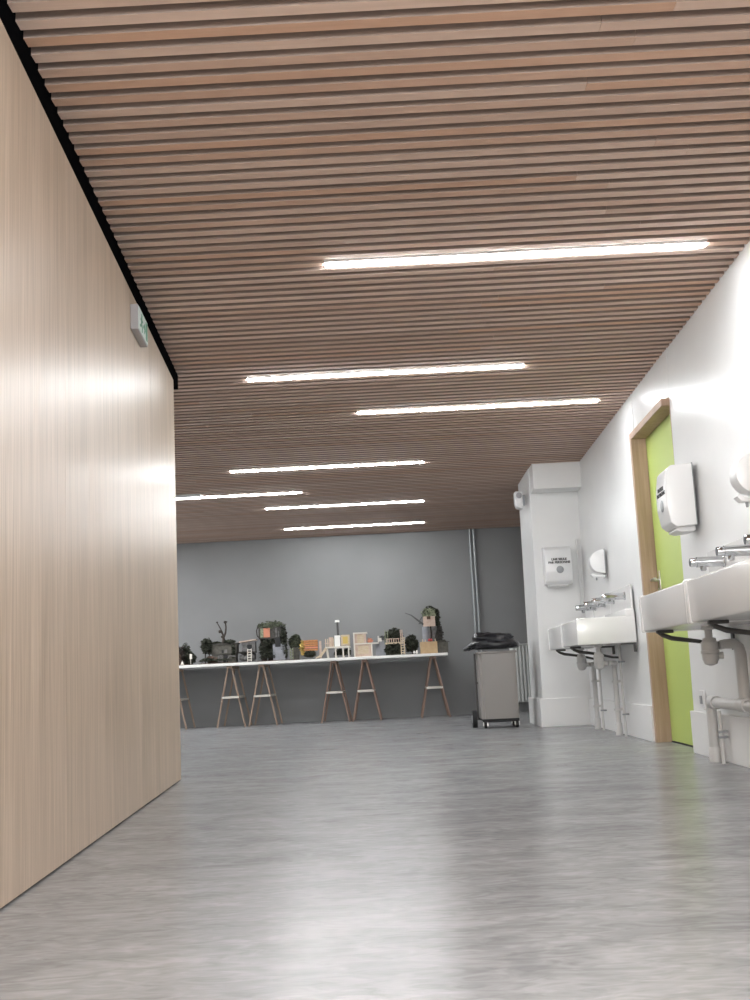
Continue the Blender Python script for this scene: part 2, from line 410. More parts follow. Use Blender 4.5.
def soap_dispenser(label, loc, rz):
    t = thing('soap_dispenser', label, 'soap dispenser', loc, rz, 'soap dispensers')
    w = 0.055
    prof = [(0.0, 0.03)] + [(0.008 + 0.115 * math.sin(a), 0.128 - 0.10 * math.cos(a)) for a in [k * PI / 14 for k in range(3, 15)]] + [(0.0, 0.228)]
    MB().prism(prof, -w, w, 'y', bev=0.006).obj('cover', M['plastic'], t, True)
    MB().box(0, 0.004, -w - 0.004, w + 0.004, 0.0, 0.232, 0.0015, 1).obj('back_plate', M['plastic_grey'], t)
    MB().prism([(0.004, 0.0), (0.100, 0.006), (0.122, 0.030), (0.104, 0.038), (0.08, 0.022), (0.004, 0.022)], -w * 0.55, w * 0.55, 'y', bev=0.003).obj('push_lever', M['plastic'], t, True)
    MB().lathe([(0.008, 0), (0.006, -0.02), (0.003, -0.022)], 10, Matrix.Translation((0.07, 0, 0.004))).obj('nozzle', M['plastic_grey'], t, True)
    MB().lathe([(0.009, 0), (0.009, 0.003), (0.004, 0.004)], 12, Matrix.Translation((0.098, 0, 0.09)) @ Matrix.Rotation(PI / 2, 4, 'Y')).obj('lock', M['plastic_grey'], t, True)
    return t
sd = soap_dispenser('small white soap dispenser above the far basins, near the pier corner', on_wall(9.08, 1.232), WRZ)
dup(sd, 'white soap dispenser on the white wall, cut off by the right photo edge', on_wall(4.95, 1.205, -0.006), WRZ)

# wash basins: local origin on the wall at floor level, middle of the basin
def washbasin(label, y, ln, f):
    t = thing('washbasin', label, 'washbasin', on_wall(y, 0, f), WRZ, 'long white washbasins on the white wall')
    h = ln / 2
    b = bmesh.new(); bmesh.ops.create_cube(b, size=1)
    X0, X1, Z0, Z1 = 0.002, 0.418, 0.680, 0.860
    for v in b.verts:
        top = v.co.z > 0
        v.co = Vector(((X0 + X1) / 2 + v.co.x * (X1 - X0) * 1, v.co.y * (ln - 0.004), Z1 if top else Z0))
        if not top and v.co.x > 0.2: v.co.x -= 0.006
    tf = max(b.faces, key=lambda q: q.calc_center_median().z)
    r = bmesh.ops.inset_region(b, faces=[tf], thickness=0.026, depth=0)
    r2 = bmesh.ops.inset_region(b, faces=[tf], thickness=0.012, depth=-0.02)
    r3 = bmesh.ops.inset_region(b, faces=[tf], thickness=0.020, depth=-0.10)
    bmesh.ops.bevel(b, geom=[e for e in b.edges if e.calc_length() > 0.1], offset=0.009, segments=3, affect='EDGES', profile=0.5)
    mb = MB(); mb._add(b)
    mb.box(0.002, 0.07, -h + 0.002, h - 0.002, 0.84, 0.918, 0.010, 3)        # raised back ledge
    mb.obj('basin', M['ceramic'], t, True)
    tr = MB()
    tr.lathe([(0.030, 0.684), (0.030, 0.662), (0.018, 0.660), (0.018, 0.625), (0.030, 0.623), (0.033, 0.607), (0.039, 0.604), (0.039, 0.566), (0.043, 0.564), (0.043, 0.552), (0.039, 0.550), (0.038, 0.525), (0.029, 0.503), (0.010, 0.495), (0.001, 0.494)], 24, Matrix.Translation((0.21, 0, 0)))
    tr.tube([(0.20, 0, 0.540), (0.1505, 0, 0.540)], 0.017, 14)
    tr.obj('bottle_trap', M['pvc'], t, True)
    for yy in (-h, h):
        mb_ = MB().box(0.002, 0.422, yy - (-0.0015 if yy < 0 else 0.030), yy + (0.030 if yy < 0 else -0.0015), 0.676, 0.866, 0.008, 3)
        mb_.obj('end_rim', M['ceramic'], t, True)
    yy = -(h - 0.17)
    MB().tube([(0.375, yy, 0.672), (0.352, yy, 0.655), (0.31, yy, 0.638), (0.17, yy, 0.615), (0.06, yy, 0.585), (0.004, yy, 0.58)], [0.008, 0.011, 0.012, 0.010, 0.009, 0.008], 8).box(0.002, 0.012, yy - 0.018, yy + 0.018, 0.567, 0.672).box(0.30, 0.38, yy - 0.02, yy + 0.02, 0.664, 0.6795, 0.003).obj('bracket', M['iron'], t, True)
    MB().box(0.002, 0.020, h - 0.05, h - 0.02, 0.61, 0.679, 0.003).box(0.02, 0.11, h - 0.05, h - 0.02, 0.664, 0.679, 0.003).obj('wall_plate', M['iron'], t)
    return t
washbasin('white washbasin nearest the pier, partly behind its neighbour', 9.31, 0.87, 0.0)
washbasin('white washbasin left of the green door, showing its wide blank end', 8.43, 0.87, 0.0)
washbasin('large white washbasin with thick seam standing out in front of the green door', 5.28, 0.985, -0.006)
washbasin('white washbasin cut off by the right photo edge', 4.29, 0.985, -0.006)

def splash(label, y0, y1, f, z1):
    o = MB().box(0.0, 0.014, y0 - y1, 0, 0.921, z1, 0.003).obj('splashback', M['ceramic'], None, False, on_wall(y0, 0, f + 0.0012), WRZ)
    # local y runs towards the viewer, so the board starts at y0 and runs to larger y
    o['label'] = label; o['category'] = 'splashback'; o['group'] = 'white splashbacks'
splash('white splashback board behind the two taps left of the green door', 8.03, 8.868, 0, 1.092)
splash('white splashback board behind the two taps nearest the pier', 8.872, 9.72, 0, 1.092)
splash('white splashback board behind the taps right of the green door', 3.90, 5.90, -0.006, 1.085)

def tap(label, y, z, f):
    t = thing('tap', label, 'tap', on_wall(y, z, f + 0.017), WRZ, 'chrome wall taps over the basins')
    mx = Matrix.Rotation(PI / 2, 4, 'Y')
    MB().lathe([(0.031, 0.0), (0.031, 0.008), (0.027, 0.011), (0.0265, 0.10), (0.026, 0.140)], 24, mx).obj('body', M['chrome'], t, True)
    MB().lathe([(0.0225, 0.138), (0.0225, 0.168), (0.020, 0.173), (0.004, 0.174)], 24, mx).obj('push_button', M['chrome'], t, True)
    MB().lathe([(0.016, -0.016), (0.015, -0.040), (0.011, -0.045), (0.004, -0.045)], 16, Matrix.Translation((0.108, 0, 0))).obj('spout', M['chrome'], t, True)
    return t
for lab, y, f in (('chrome tap over the far basins, nearest the pier', 9.56, 0), ('second chrome tap from the pier', 9.10, 0),
                  ('third chrome tap from the pier, last but one before the green door', 8.68, 0), ('fourth chrome tap from the pier, closest to the green door frame', 8.22, 0)):
    tap(lab, y, 1.022, f)
tap('chrome tap over the large basin, first one right of the green door', 5.58, 1.008, -0.006)
tap('chrome tap at the right photo edge, second one right of the green door', 5.08, 1.008, -0.006)
tap('chrome tap cut off by the right photo edge', 4.64, 1.008, -0.006)

def drain(label, y, dy, yt, f):
    """waste pipe from a trap (yt) to the wall at y and down to the floor"""
    t = thing('drain_pipe', label, 'drain pipe', on_wall(y, 0, f), WRZ, 'white drain pipes under the basins')
    d = y - yt   # local y of the trap
    MB().tube([(0.122, d, 0.540), (0.110, d * 0.985, 0.540), (0.098, d * 0.85, 0.540), (0.065, d * 0.45, 0.540), (0.05, 0.06 if d > 0 else -0.06, 0.538), (0.047, 0.02 if d > 0 else -0.02, 0.525), (0.047, 0, 0.50), (0.047, 0, 0.0)], 0.02, 14).obj('pipe', M['pvc'], t, True)
    MB().lathe([(0.026, 0.0), (0.026, 0.085), (0.022, 0.09)], 18, Matrix.Translation((0.047, 0, 0))).obj('floor_socket', M['pvc'], t, True)
    for z in (0.19, 0.40):
        MB().box(0.002, 0.072, -0.026, 0.026, z - 0.008, z + 0.008, 0.003).obj('clip', M['pvc'], t)
    return t
drain('white drain pipe running down from the basin nearest the pier', 9.62, 0, 9.31, 0.02)
drain('white drain pipe running down from the basin left of the green door', 8.62, 0, 8.43, 0.02)
def supply(label, y, z1, f, z0=0.0):
    t = thing('water_pipe', label, 'water pipe', on_wall(y, 0, f), WRZ, 'thin white water pipes')
    MB().tube([(0.035, 0, z0), (0.035, 0, z1)], 0.010, 10).obj('pipe', M['pvc'], t, True)
    for z in (z0 + 0.16, z1 - 0.13):
        MB().box(0.002, 0.049, -0.016, 0.016, z - 0.006, z + 0.006, 0.002).obj('clip', M['plastic_grey'], t)
supply('thin white water pipe beside the drain pipe nearest the pier', 9.40, 0.676, 0.02)
supply('thin white water pipe beside the drain pipe left of the green door', 8.42, 0.676, 0.02)
supply('thin white upright pipe under the large basin at the right edge', 5.14, 0.670, -0.006, 0.345)
supply('thin white pipe rising from the floor beside the thick drain pipe', 5.80, 0.262, 0.016)
# near waste: trap of the large basin, elbow, horizontal main and drop to the floor
t = thing('waste_pipe', 'thick white waste pipe along the wall under the large basin', 'waste pipe', on_wall(5.28, 0, -0.006), WRZ)
MB().tube([(0.166, 0, 0.587), (0.14, -0.005, 0.592), (0.09, -0.02, 0.592), (0.068, -0.028, 0.575), (0.062, -0.03, 0.545), (0.062, -0.03, 0.335)], [0.021, 0.022, 0.024, 0.026, 0.027, 0.027], 16).obj('branch_pipe', M['pvc'], t, True)
MB().tube([(0.062, 1.4, 0.295), (0.062, -0.60, 0.305), (0.062, -0.635, 0.302), (0.062, -0.648, 0.285), (0.062, -0.65, 0.25), (0.062, -0.65, 0.0)], 0.027, 16).obj('main_pipe', M['pvc'], t, True)
for yy, r in ((-0.03, 0.036), (-0.58, 0.034)):
    MB().tube([(0.062, yy - 0.05, 0.305), (0.062, yy + 0.05, 0.305)], r, 18).obj('coupling', M['pvc'], t, True)
MB().lathe([(0.033, 0.0), (0.033, 0.07), (0.029, 0.075)], 18, Matrix.Translation((0.062, -0.65, 0))).obj('floor_socket', M['pvc'], t, True)
t = thing('wall_socket', 'small white socket box just above the baseboard right of the green door', 'socket', on_wall(6.30, 0.255, -0.006), WRZ)
MB().box(0.001, 0.016, -0.04, 0.04, 0, 0.105, 0.004).obj('back_box', M['plastic'], t)
MB().box(0.016, 0.021, -0.022, 0.022, 0.03, 0.075, 0.002).obj('rocker', M['plastic_grey'], t)
# slim tube added for the shadow line in the corner of pier and wall
o = MB().tube([(0.018, 0, 1.02), (0.018, 0, 1.70)], 0.012, 10).obj('shadow_line_trim', M['white'], None, True, on_wall(10.335), WRZ)
o['label'] = 'slim white upright trim added for the shadow line in the corner between the pier and the white wall'; o['category'] = 'shadow line trim'

# motion sensor on the pier
t = thing('motion_sensor', 'white motion sensor box high on the pier edge under the ceiling', 'motion sensor', (1.304, 10.62, 2.05), PI)
# local +x points into the room (-X)
MB().prism([(0.028, 0.0), (0.085, 0.018), (0.098, 0.06), (0.098, 0.17), (0.028, 0.17)], -0.07, 0.07, 'y', bev=0.008).obj('housing', M['plastic'], t, True)
MB().lathe([(0.03, 0.0), (0.028, 0.014), (0.018, 0.022), (0.004, 0.025)], 18, Matrix.Translation((0.06, 0.062, 0.13)) @ Matrix.Rotation(-PI / 2, 4, 'X')).obj('lens', M['signgrey'], t, True)
MB().box(0.0, 0.03, -0.03, 0.03, 0.04, 0.14, 0.003).obj('mount', M['plastic_grey'], t)

# small grey box on the ceiling by the cut-off strip
yb = 10.87
t = thing('ceiling_detector', 'small pale grey detector rail on the ceiling beside the cut-off light strip', 'detector', (-2.02, yb, ZC - 0.0005))
MB().box(-0.26, 0.15, -0.05, 0.05, -0.012, 0.0, 0.004).obj('housing', M['lampbody'], t)
MB().lathe([(0.03, 0.0), (0.03, -0.008), (0.018, -0.016), (0.003, -0.018)], 18, Matrix.Translation((0.13, 0, -0.011))).obj('sensor_head', M['plastic'], t, True)

# ------------------------------------------------------------------ back wall: pipes, radiator
for x, lab in ((1.035, 'left one of two grey riser pipes on the grey back wall'), (1.085, 'right one of two grey riser pipes on the grey back wall')):
    t = thing('riser_pipe', lab, 'pipe', (x, YB - 0.05, 0), 0, 'riser pipes on the back wall')
    MB().tube([(0, 0, 0), (0, 0, ZC + 0.06)], 0.016, 12).obj('pipe', M['pipegrey'], t, True)
    for z in (0.5, 1.55, 2.2):
        MB().tube([(0, 0, z - 0.012), (0, 0, z + 0.012)], 0.020, 12).box(-0.008, 0.008, 0.01, 0.049, z - 0.008, z + 0.008).obj('clamp', M['pipegrey'], t, True)
t = thing('radiator', 'white ribbed radiator on the back wall, behind the bin and pier', 'radiator', (1.45, YB - 0.03, 0.12))
RW, RH = 0.95, 0.735
MB().box(0, RW, -0.07, -0.03, 0.0, RH, 0.006).obj('back_panel', M['radiator'], t)
f = MB()
k = 0.02
while k < RW - 0.03:
    f.prism([(k, -0.070), (k + 0.004, -0.125), (k + 0.024, -0.125), (k + 0.028, -0.070)], 0.02, RH - 0.02, 'z'); k += 0.045
f.obj('ribbed_front', M['radiator'], t)
MB().box(-0.002, RW + 0.002, -0.128, -0.028, RH - 0.004, RH + 0.01, 0.003).obj('top_grille', M['radiator'], t)
for xx in (0.12, RW - 0.12): MB().box(xx - 0.02, xx + 0.02, -0.032, 0.029, 0.08, RH - 0.08).obj('wall_mount', M['radiator'], t)

# ------------------------------------------------------------------ bin with its bag
t = thing('waste_bin', 'taupe grey tall bin on black castors under the black bag', 'bin', (0.938, 10.78, 0))
b = bmesh.new(); bmesh.ops.create_cube(b, size=1)
for v in b.verts:
    tp = v.co.z > 0
    v.co = Vector((v.co.x * 2 * (0.176 if tp else 0.174), v.co.y * 2 * (0.20 if tp else 0.195), 0.705 if tp else 0.085))
bmesh.ops.bevel(b, geom=[e for e in b.edges if abs(e.verts[0].co.z - e.verts[1].co.z) > 0.3], offset=0.03, segments=4, affect='EDGES')
mb = MB(); mb._add(b); mb.obj('body', M['bin'], t, True)
MB().box(-0.187, 0.187, -0.208, 0.208, 0.690, 0.712, 0.008).obj('rim', M['bin'], t)
MB().box(-0.172, 0.172, -0.19, 0.19, 0.070, 0.084, 0.004).tube([(-0.17, -0.19, 0.066), (-0.06, -0.195, 0.062), (0.06, -0.195, 0.062), (0.17, -0.19, 0.066)], 0.008, 8).obj('base_frame', M['black'], t, True)
MB().tube([(-0.192, 0.10, 0.08), (-0.194, 0.10, 0.42), (-0.192, 0.10, 0.70)], 0.009, 8).tube([(-0.192, 0.10, 0.42), (-0.16, 0.10, 0.42)], 0.008, 8).tube([(-0.225, 0.10, 0.08), (-0.15, 0.10, 0.08)], 0.010, 8).obj('handle_post', M['iron'], t, True)
wh = MB().tube([(-0.248, 0.10, 0.082), (-0.205, 0.10, 0.082)], 0.082, 24).obj('rear_wheel', M['black'], t, True)
MB().tube([(-0.252, 0.10, 0.082), (-0.201, 0.10, 0.082)], 0.035, 14).obj('hub', M['plastic_grey'], wh, True)
for xx, yy in ((-0.145, -0.16), (0.150, -0.16), (0.150, 0.15)):
    cs = MB().box(xx - 0.022, xx - 0.016, yy - 0.025, yy + 0.02, 0.022, 0.07).box(xx + 0.016, xx + 0.022, yy - 0.025, yy + 0.02, 0.022, 0.07).box(xx - 0.022, xx + 0.022, yy - 0.02, yy + 0.02, 0.06, 0.072).obj('castor', M['steel'], t)
    MB().tube([(xx - 0.013, yy - 0.006, 0.0315), (xx + 0.013, yy - 0.006, 0.0315)], 0.031, 16).obj('castor_wheel', M['black'], cs, True)
# bag: a rumpled cushion drooping over the rim
b = bmesh.new(); bmesh.ops.create_uvsphere(b, u_segments=96, v_segments=56, radius=1)
from mathutils import noise as MN
for v in b.verts:
    p = v.co.copy()
    sx = math.copysign(abs(p.x) ** 0.45, p.x); sy = math.copysign(abs(p.y) ** 0.5, p.y); sz = math.copysign(abs(p.z) ** 0.7, p.z)
    q = Vector((sx * 0.225, sy * 0.235, sz * 0.092))
    if p.z < 0: q.z *= 0.85
    n = MN.noise(Vector((q.x * 5, q.y * 5, q.z * 10))) * 0.035 + MN.noise(Vector((q.x * 14 + 3, q.y * 14, q.z * 34))) * 0.022 + MN.noise(Vector((q.x * 34, q.y * 34, q.z * 60))) * 0.007
    q += Vector((p.x, p.y, p.z * 0.7)) * n
    pinch = math.exp(-((q.z - 0.014 - 0.10 * q.x * (0.4 if q.x > 0 else -0.3)) / 0.014) ** 2)      # crease between the two folds
    q.x *= 1 - 0.13 * pinch; q.y *= 1 - 0.11 * pinch
    if q.z > 0.02: q.x = q.x * 0.9 - 0.004
    if q.z < -0.05: q.z = -0.05 + (q.z + 0.05) * 0.3
    if q.x < -0.198 and q.z < 0.01:                        # corner drooping on the left
        k = min(1.0, (-0.198 - q.x) / 0.03); q.x -= 0.06 * k; q.z -= 0.040 * k
    v.co = q + Vector((0.0, 0, 0.826))
mb = MB(); mb._add(b)
o = mb.obj('bin_bag', M['bag'], None, True, (0.938, 10.78, -0.030))
o['label'] = 'crumpled black plastic bag bulging over the top of the grey bin'; o['category'] = 'bin bag'

# ------------------------------------------------------------------ model table
TT = 0.785
YF, YR = 13.85, 14.58
for x0, x1, lab in ((-3.15, -0.613, 'long white table board carrying the greenery models, left one of two'), (-0.611, 0.622, 'shorter white table board ending beside the riser pipes, right one of two')):
    o = MB().box(x0, x1, YF, YR, TT - 0.034, TT, 0.003, 1).obj('table_board', M['board'])
    o['label'] = lab; o['category'] = 'table board'; o['group'] = 'white boards on trestles'
def trestle(label, x, m):
    t = thing('trestle', label, 'trestle', (x, 0, 0), 0, 'wooden trestles under the table boards')
    ya, yb = YF + 0.085, YR - 0.07
    for yy in (ya, yb):
        for s in (-1, 1):
            a = Vector((s * 0.022, yy, 0.735)); c = Vector((s * 0.174, yy, 0.0))
            w = 0.0105
            MB().prism([(a.x - w, a.z), (a.x + w, a.z), (c.x + w, c.z), (c.x - w, c.z)], yy - 0.014, yy + 0.014, 'y', bev=0.002, seg=1).obj('leg', m, t)
        k = 0.102
        MB().box(-k, k, yy - 0.026, yy - 0.0145, 0.353, 0.377).obj('crossbar', M['card_white'], t)
    for s in (-1, 1): MB().box(s * 0.098 - 0.011, s * 0.098 + 0.011, ya - 0.014 + 0.03, yb - 0.03, 0.354, 0.376).obj('side_rail', M['card_white'], t)
    MB().box(-0.034, 0.034, YF + 0.03, YR - 0.03, 0.722, TT - 0.035, 0.002, 1).obj('top_beam', m, t)
for lab, x, m in (('brown wooden trestle half hidden behind the oak wall edge', -2.82, 'trestle_pale'), ('second wooden trestle from the oak wall, under the dark house model', -2.09, 'trestle_pale'),
                  ('third wooden trestle from the oak wall, feet beside the second', -1.695, 'trestle_pale'), ('reddish wooden trestle under the treehouse with a slide', -0.799, 'trestle'),
                  ('wooden trestle under the cream two-storey box model', -0.412, 'trestle'), ('wooden trestle at the right end of the table', 0.44, 'trestle')):
    trestle(lab, x, M[m])

# models: built in units of 12.6 mm on the table top, YM = middle of the table
U = 0.0126; YM = 14.15
def model(name, label, x, cat='architectural model'):
    t = thing(name, label, cat, (x, YM, TT + 0.0005), 0, 'handmade models on the table'); t.scale = (1, 1, 1); return t
class UB(MB):
    def bx(s, x0, x1, y0, y1, z0, z1, bev=0): return s.box(x0 * U, x1 * U, y0 * U, y1 * U, z0 * U, z1 * U, bev * U, 1)
    def tb(s, pts, r, n=8): return s.tube([(a * U, b * U, c * U) for a, b, c in pts], [q * U for q in r] if isinstance(r, (list, tuple)) else r * U, n)
    def lv(s, c, r, n, sz, seed): return s.leaves([a * U for a in c], [a * U * 1.08 for a in r], int(n * 1.1), sz * U * 1.35, seed, 3.0 * U)
    def bl(s, c, r, jit=.25, seed=0, sub=2): return s.blob([a * U for a in c], [a * U for a in r], jit, sub, seed, 0.5 * U)
def ladder(parent, x, y, z0, z1, w=3.6, lean=0.0, m='card_white'):
    l = UB().tb([(x - w / 2, y - lean, z0), (x - w / 2, y, z1)], 0.45, 6).tb([(x + w / 2, y - lean, z0), (x + w / 2, y, z1)], 0.45, 6)
    n = max(3, int((z1 - z0) / 2.4))
    for k in range(n):
        f = (k + .6) / n; l.tb([(x - w / 2, y - lean * (1 - f), z0 + (z1 - z0) * f), (x + w / 2, y - lean * (1 - f), z0 + (z1 - z0) * f)], 0.42, 6)
    return l.obj('ladder', M[m], parent)

# 1 dark tangle beside the oak wall
t = model('forest_model', 'dark tangled foliage model beside the oak wall edge', -2.66)
UB().bx(-11, 7.5, -12, 12, 0, 0.8).obj('base_board', M['soil'], t)
for k, (x, y, z, m) in enumerate(((-6, -3, 13, 'bark'), (-2, 4, 15, 'leaf'), (1, 0, 11, 'leaf'), (4.4, -2, 8, 'leaf'))):
    UB().tb([(x, y, 0.6), (x + .6, y, z * .6), (x - .5, y, z * 1.3)], [.9, .7, .4]).obj('trunk', M['bark'], t, True)
    UB().bl((x, y, z * .62), (3.4, 3.6, z * .55), .3, k).lv((x, y, z * .75), (4.6, 6, z * .75), 330, 2.2, 40 + k).obj('crown', M[m], t)
UB().bx(-8, -4.5, -9, -7, 0.8, 11).bx(-8, -4.5, -9.2, -9, 6, 8).obj('bark_hut', M['soil'], t)
UB().prism([(-4.8 * U, .8 * U), (-1.4 * U, .8 * U), (-3.1 * U, 5 * U)], -11 * U, -8 * U, 'y').obj('white_tent', M['card_white'], t)
UB().tb([(5.4, -10, 0.8), (5.4, -10, 7)], .3).bx(4.4, 6.8, -10.3, -9.7, 6, 11).obj('lantern_post', M['card_white'], t)

# 2 dark house with a bare tree
t = model('dark_house_model', 'dark flat-roofed house model with a bare tree growing through its roof', -2.22)
UB().bx(-21, 16.4, -15, 13, 0, 0.9).obj('base_board', M['soil'], t)
hs = UB().bx(-9, 15, -5, 9, 0.9, 10).bx(-10, 16, -6, 10, 9.6, 19).obj('house_body', M['card_olive'], t)
UB().bx(-11, 17, -7, 11, 19, 20.2).obj('roof', M['card_dark'], hs)
UB().bx(-3, 1.6, -5.2, -4.9, 1.2, 9).bx(3.4, 6.4, -6.2, -5.9, 10.5, 14).obj('door_panel', M['stone'], hs)
UB().bx(2.4, 6.8, -5.3, -4.9, 1, 9).bx(1, 3, -6.3, -5.9, 10.5, 13.5).obj('window_opening', M['black'], hs)
UB().tb([(1.5, 0, 19), (2.4, 0, 24), (1.6, 0, 29), (0.4, 0, 33)], [1.8, 1.5, .9, .7]).tb([(2.2, 0, 26), (4.4, 0, 31), (5, 0, 36), (4.6, 0, 41)], [1.2, .9, .75, .7]).tb([(1.2, 0, 31), (-1, 0, 36), (-4, 0, 41.5)], [.8, .6, .4]).tb([(1.6, 0, 29), (-.6, 0, 32)], [.7, .5]).obj('tree_trunk', M['bark'], t, True)
UB().bl((4.6, 0, 41.5), (1.7, 1.6, 1.4), .3, 3).bl((-.9, 0, 32.3), (1.8, 1.6, 1.6), .3, 4).bl((-3.9, 0, 41.6), (1, 1, .8), .3, 5).bl((1.6, 0, 27), (1.8, 1.6, 1.5), .3, 6).obj('tree_buds', M['bark'], t)
UB().lv((8, -1, 21), (5.6, 7, 2.4), 260, 2.2, 9).lv((-5, -1, 20.6), (5, 6, 1.4), 120, 2, 8).obj('roof_plants', M['leaf'], t)
UB().lv((13.0, -8, 12), (1.6, 2.4, 7.5), 220, 1.6, 10).obj('climbing_ivy', M['leaf'], t)
for k, (x, w) in enumerate(((-15.5, 3.4), (-11.5, 2.6))):
    UB().tb([(x, -6, .8), (x, -6, 14)], .55).obj('palm_trunk', M['bark'], t, True)
    UB().bl((x, -6, 19), (w * .7, 2, 4), .3, k).lv((x, -6, 18), (w + .4, 3.4, 7.5), 300, 2.2, 20 + k).obj('palm_crown', M['leaf'], t)
UB().lv((-12, -11, 3.2), (8, 3.5, 3), 330, 2.0, 30).lv((3, -11.5, 2.6), (9, 3, 2.2), 240, 1.7, 31).obj('garden_plants', M['leaf'], t)
UB().bl((-9, -9, 4.5), (6, 3, 3.4), .3, 12).obj('earth_mound', M['soil'], t)
UB().tb([(6, -12, 2), (9.5, -11, 7.5), (15.6, -11, 6.6)], .55).tb([(-19, -12, 1), (-15, -12, 5)], .5).obj('driftwood', M['stone'], t, True)
# 3 grey hut on stones
t = model('hut_model', 'small pale grey hut model raised on grey stones, with a white ladder', -1.845)
UB().bx(-12.4, 5.2, -12, 12, 0, 0.8).obj('base_board', M['stone'], t)
for k, (x, y, z, rx, rz) in enumerate(((-7.6, -4, 5, 4.2, 3.6), (-3, -6, 4.6, 4, 3.4), (1, -4, 5, 3.4, 3.8), (-6, 3, 6, 4.6, 4.6), (0.6, 4, 6, 4, 4.6))):
    UB().bl((x, y, z), (rx, 4, rz), .14, 60 + k).obj('stone', M['stone'], t)
UB().bx(-12, 5, -7, 7, 9.6, 11).lv((-3, -6, 9.8), (7.5, 2.5, 1.4), 170, 1.7, 33).obj('platform', M['card_dark'], t)
h_ = UB().bx(-8.5, 4.8, -6, 6, 11, 20).obj('hut_walls', M['stone'], t)
UB().prism([(-11 * U, 20 * U), (5.6 * U, 21.9 * U), (5.6 * U, 22.9 * U), (-11 * U, 21.2 * U)], -8 * U, 8 * U, 'y').obj('roof', M['card_pink'], h_)
UB().bx(-3, 1.6, -6.3, -5.9, 12, 17.6).obj('window_opening', M['black'], h_)
ladder(t, -.6, -8, 0.8, 13.5, 3.6, 3)
# 4 big treehouse
t = model('treehouse_model', 'tall dark treehouse model with an orange panel and mossy round roof', -1.565)
UB().bx(-15, 14, -13, 13, 0, 0.8).obj('base_board', M['soil'], t)
UB().tb([(-9, -3, .9), (-8, -3, 9), (-9, -3, 17), (-12, -3, 23)], [3, 2.4, 2.2, 1]).tb([(-2, 0, .9), (-3, 0, 12), (-1, 0, 25)], [3.5, 2.6, 2]).tb([(7, 2, .9), (8, 2, 14), (7, 2, 26)], [2.5, 2, 1.6]).obj('trunk', M['bark'], t, True)
UB().bl((-8, 1, 13), (4.6, 4, 8), .25, 70).bl((-1, 2, 10), (5, 4, 9), .25, 69).lv((-8, -2, 13), (5.6, 6, 9), 420, 2.2, 71).lv((-4, -5, 6), (8, 5, 6), 420, 2.2, 72).lv((0, -3, 18), (5, 5, 5), 200, 2.2, 73).obj('undergrowth', M['leaf'], t)
cb = UB().bx(-13.5, 9, -7, 7, 22.5, 34).obj('cabin', M['card_dark'], t)
UB().bx(-11.6, -8.6, -7.5, -6.9, 24, 33).obj('cream_panel', M['leaf_pale'], cb)
UB().bx(-8.4, -2.0, -7.6, -6.9, 24, 33.2).obj('orange_panel', M['card_salmon'], cb)
UB().bx(3.4, 5, -7.5, -6.9, 24, 33).bx(6, 7.2, -7.5, -6.9, 24, 30).obj('post', M['stone'], cb)
UB().bl((-3, 0, 34.5), (11.5, 8, 4.4), .12, 74, 3).lv((-1, -1, 35.5), (13, 9, 4.6), 430, 1.9, 75).obj('mossy_roof', M['leaf_mid'], t)
UB().tb([(-15, -7, 26), (-15.5, -7, 31), (-14, -7, 35)], .5).tb([(-15, -7, 26), (-12, -7, 22.5)], .5).obj('roof_hoop', M['bark'], t, True)
wl3 = UB().bx(0.5, 13, -8, -2, .8, 17).obj('lower_wall', M['card_grey'], t)
UB().bx(9.5, 10.3, -8.3, -7.9, 2, 15).obj('blue_strip', M['card_grey'], wl3)
UB().bx(3, 8.4, -8.4, -7.9, 14, 23).obj('dark_opening', M['black'], wl3)
UB().bl((10.6, -5, 20), (2.4, 2, 10), .25, 79).lv((11, -5.5, 21), (3.6, 3, 13), 560, 2.2, 77).lv((12.2, -5.5, 9), (2.2, 3, 9), 330, 2.1, 78).obj('hanging_ivy', M['leaf'], t)
# 5 pale tree with ladder
t = model('tree_model', 'grey-green tree model with a small yellowish ladder, right of the tall treehouse', -1.290)
UB().bx(-5.6, 5, -11, 11, 0, .8).obj('base_board', M['soil'], t)
UB().tb([(1, 8, 0.6), (1, 8, 9), (0, 8, 17)], [1.6, 1.2, .8]).tb([(1, 8, 9), (4, 8, 16)], [.9, .5]).obj('trunk', M['bark'], t, True)
UB().bl((-.4, 8, 18), (3.6, 2.4, 4.5), .3, 87).lv((-.6, 8.5, 17.5), (6.0, 3.2, 7.4), 560, 2.1, 80).lv((1.2, 8.5, 22), (3.6, 3, 4), 240, 2.0, 81).obj('crown', M['leaf_mid'], t)
UB().bx(-3, 4, 0, 5, .8, 13).bx(0, 2.5, -.3, 0, .8, 11).obj('stone_tower', M['card_olive'], t)
ladder(t, -2.8, -6, .8, 12, 2.4, 1.5, 'leaf_pale')
# 6 orange slat hut
t = model('orange_hut_model', 'orange slatted hut model on a dark green mound', -1.085)
UB().bx(-9, 4.5, -11, 11, 0, .8).obj('base_board', M['leaf'], t)
UB().bl((-1, -4, 5), (5.6, 4.5, 3.4), .15, 82).lv((-1, -5, 5.2), (5.4, 4.5, 3.6), 420, 2.0, 83).obj('mound', M['leaf'], t)
hb = UB().bx(-6.4, 6.6, -6.5, 6, 9, 19.2).obj('hut_core', M['soil'], t)
for k in range(5):
    z = 8.6 + k * 2.2
    UB().bx(-7, 7.4, -7.6, -6.6, z, z + 1.8, .2).obj('slat', M['card_orange'] if k not in (1,) else M['card_salmon'], hb)
UB().lv((-8.0, -5, 12), (2.4, 4, 7), 200, 2, 84).obj('straw_tuft', M['card_yellow'], t)
